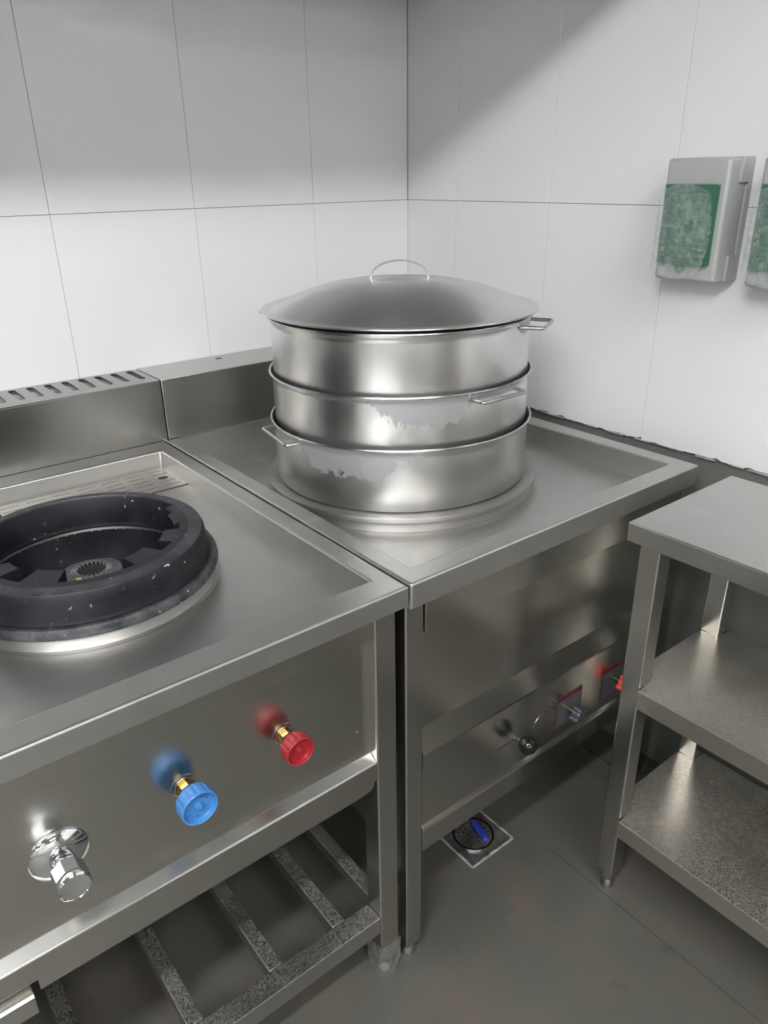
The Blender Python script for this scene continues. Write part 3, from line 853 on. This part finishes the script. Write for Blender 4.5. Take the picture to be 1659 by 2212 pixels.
# ------------------------------------------------------------------ floor drain, blue grip, second drain edge
dr = thing('floor_drain', 'square steel floor drain with perforated round strainer below the steamer stove', 'drain', (.3060, .1480, 0))
hs = .0600
bm = bmesh.new(); add_box(bm, -hs, hs, -hs, hs, 0, .0025, .0008, 1); finish('drain_plate', bm, M_drain, dr, smooth=True)
bm = bmesh.new(); rnd = random.Random(9)
for s in range(4):
    for i in range(14):
        a0 = -hs+2*hs*i/14
        b2 = bmesh.new(); w = rnd.uniform(.003, .0055); add_box(b2, a0, a0+2*hs/14*1.05, -hs-.002, -hs-.002+w, 0, rnd.uniform(.003, .0045), .0004, 1)
        b2.transform(Matrix.Rotation(s*PI/2, 4, 'Z')); me = bpy.data.meshes.new('t'); b2.to_mesh(me); b2.free(); bm.from_mesh(me); bpy.data.meshes.remove(me)
o = finish('mortar_border', bm, plain('drain_mortar', (.42, .42, .40), .9, 0, .5), dr); o['label'] = 'pale rough mortar edge'
bm = bmesh.new()
holes = []
for rr, nn in ((.010, 6), (.021, 11), (.0325, 18)):
    for i in range(nn):
        a = 2*PI*i/nn+rr*50
        holes.append([(rr*math.cos(a)+.0032*math.cos(2*PI*k/8), rr*math.sin(a)+.0032*math.sin(2*PI*k/8)) for k in range(8)])
sheet_holes(bm, [(.040*math.cos(2*PI*i/48), .040*math.sin(2*PI*i/48)) for i in range(48)], holes, .0062, .0025)
finish('strainer', bm, M_drain, dr)
lathe('strainer_gap', M_dark, dr, [(.0398, .0030), (.0, .0030)], 40)
lathe('strainer_rim', M_handle, dr, [(.0405, .0026), (.0410, .0068), (.0445, .0068), (.0450, .0026)], 64)
bm = bmesh.new(); bmesh.ops.create_uvsphere(bm, u_segments=24, v_segments=16, radius=1)
for v in bm.verts:
    x, y, z = v.co; sx = math.copysign(abs(x)**.75, x); v.co = Vector((sx*.0330, y*.0085, z*.0062))
g = finish('valve_grip', bm, M_deepblue, None, smooth='all', loc=(.3190, .1430, .0132)); g.rotation_euler = (0, 0, math.radians(76))
tag(g, 'rounded bright blue plastic grip lying on the round floor drain strainer', 'grip')
ed = box('drain_edge', M_drain, None, .7080, .7140, .0700, .1700, 0, .0040, .0008)
tag(ed, 'thin bright metal strip on the floor behind the table leg', 'metal strip')

# ------------------------------------------------------------------ breaker boxes on the right wall
def breaker_box(yc, zc, label, seed):
    t = thing('breaker_box', label, 'breaker box', (XW, yc, zc), 0, 'breaker boxes on the right wall')
    # local: x negative = into the room
    w, h = .0600, .1010
    bm = bmesh.new()
    add_box(bm, -.0770, -.0180, -w+.0010, w-.0010, -h, h, .006, 3)
    finish('housing', bm, M_box, t, smooth='bevel')
    bm = bmesh.new(); add_box(bm, -.0180, -.0003, -w-.0015, w+.0005, -h-.001, h+.001, .003, 2); finish('back_plate', bm, M_box, t, smooth='bevel')
    bm = bmesh.new(); add_box(bm, -.045, -.0170, -w-.0040, -w+.0030, h-.040, h+.0005, .002, 2); finish('latch_rib', bm, M_box, t, smooth='bevel')
    bm = bmesh.new(); add_box(bm, -.045, -.0170, -w-.0035, -w+.003, -h, -h+.045, .002, 2); finish('latch_rib', bm, M_box, t, smooth='bevel')
    fy0, fy1 = -.0475, .0510
    b = box('breaker_module', M_dev, t, -.0810, -.0771, -.034, .034, -.052, .046, .001)
    box('breaker_face', plain('breaker_face_%d' % seed, (.66, .69, .67), .5), b, -.0826, -.0811, -.030, .012, -.040, .034, .0006)
    box('toggle', M_mark, b, -.0842, -.0827, -.010, .006, -.018, -.006, .0006)
    box('toggle', M_mark, b, -.0842, -.0827, -.010, -.002, -.006, .002, .0006)
    box('test_button', plain('brown_button_%d' % seed, (.16, .10, .08), .5), b, -.0842, -.0827, -.024, -.019, -.004, .001, .0005)
    box('rating_label', plain('label_white_%d' % seed, (.72, .75, .73), .5), b, -.0836, -.0827, -.028, .002, -.038, -.024, 0)
    box('label_print', M_mark, b, -.0840, -.0836, -.020, -.006, -.0315, -.0305, 0)
    # green window: frame of the recessed cover
    bm = bmesh.new(); add_box(bm, -.0885, -.0862, fy0, fy1, -.074, .060, .0012, 2)
    win = finish('window', bm, M_green, t, smooth='bevel'); win['label'] = 'translucent green cover'
    bm = bmesh.new()
    for a in ((fy0, fy1, .046, .0585), (fy0, fy1, -.0725, -.050), (fy0, fy0+.010, -.050, .046), (fy1-.012, fy1, -.050, .046)):
        add_box(bm, -.0860, -.0772, a[0]+.0006, a[1]-.0006, a[2], a[3])
    finish('window_frame', bm, M_green, win)
    lathe_pts = bmesh.new(); add_lathe(lathe_pts, [(0, .010), (.006, .009), (.0075, .004), (.0075, .0)], 20)
    lathe_pts.transform(Matrix.Translation((-.0775, .006, -.080)) @ Matrix.Rotation(-PI/2, 4, 'Y'))
    finish('window_latch', lathe_pts, M_green, win, smooth=True)
    # crumpled film bag over the window
    rnd = random.Random(seed); bm = bmesh.new(); nu, nv = 34, 48; grid = []
    ylo, yhi, zlo, zhi = -.0490, .0700, -.0980, .0600
    cy_, cz_ = (ylo+yhi)/2, (zlo+zhi)/2
    for j in range(nv+1):
        row = []
        for i in range(nu+1):
            u = i/nu*2-1; v = j/nv*2-1
            # squircle outline, ragged
            uu = u*math.sqrt(1-.42*v*v); vv = v*math.sqrt(1-.30*u*u)
            yy = cy_+uu*(yhi-ylo)/2+rnd.uniform(-.0006, .0006); z2 = cz_+vv*(zhi-zlo)/2+rnd.uniform(-.0006, .0006)
            e = max(abs(u), abs(v)); d = -.0925-.0045*(1-e**4)+rnd.uniform(-.0034, .0034)
            over = max(0, yy-.0560)/.014
            d = d+.030*min(1, over)**1.3
            row.append(bm.verts.new((d, yy, z2)))
        grid.append(row)
    for j in range(nv):
        for i in range(nu): bm.faces.new((grid[j][i], grid[j][i+1], grid[j+1][i+1], grid[j+1][i]))
    f = finish('film_wrap', bm, M_film, t); f['label'] = 'crumpled clear plastic film'
    return t
breaker_box(.0880, 1.2330, 'grey breaker box with green window, fully in view, left one of the two', 11)
breaker_box(-.0850, 1.2330, 'grey breaker box cut off by the right edge of the photo', 23)
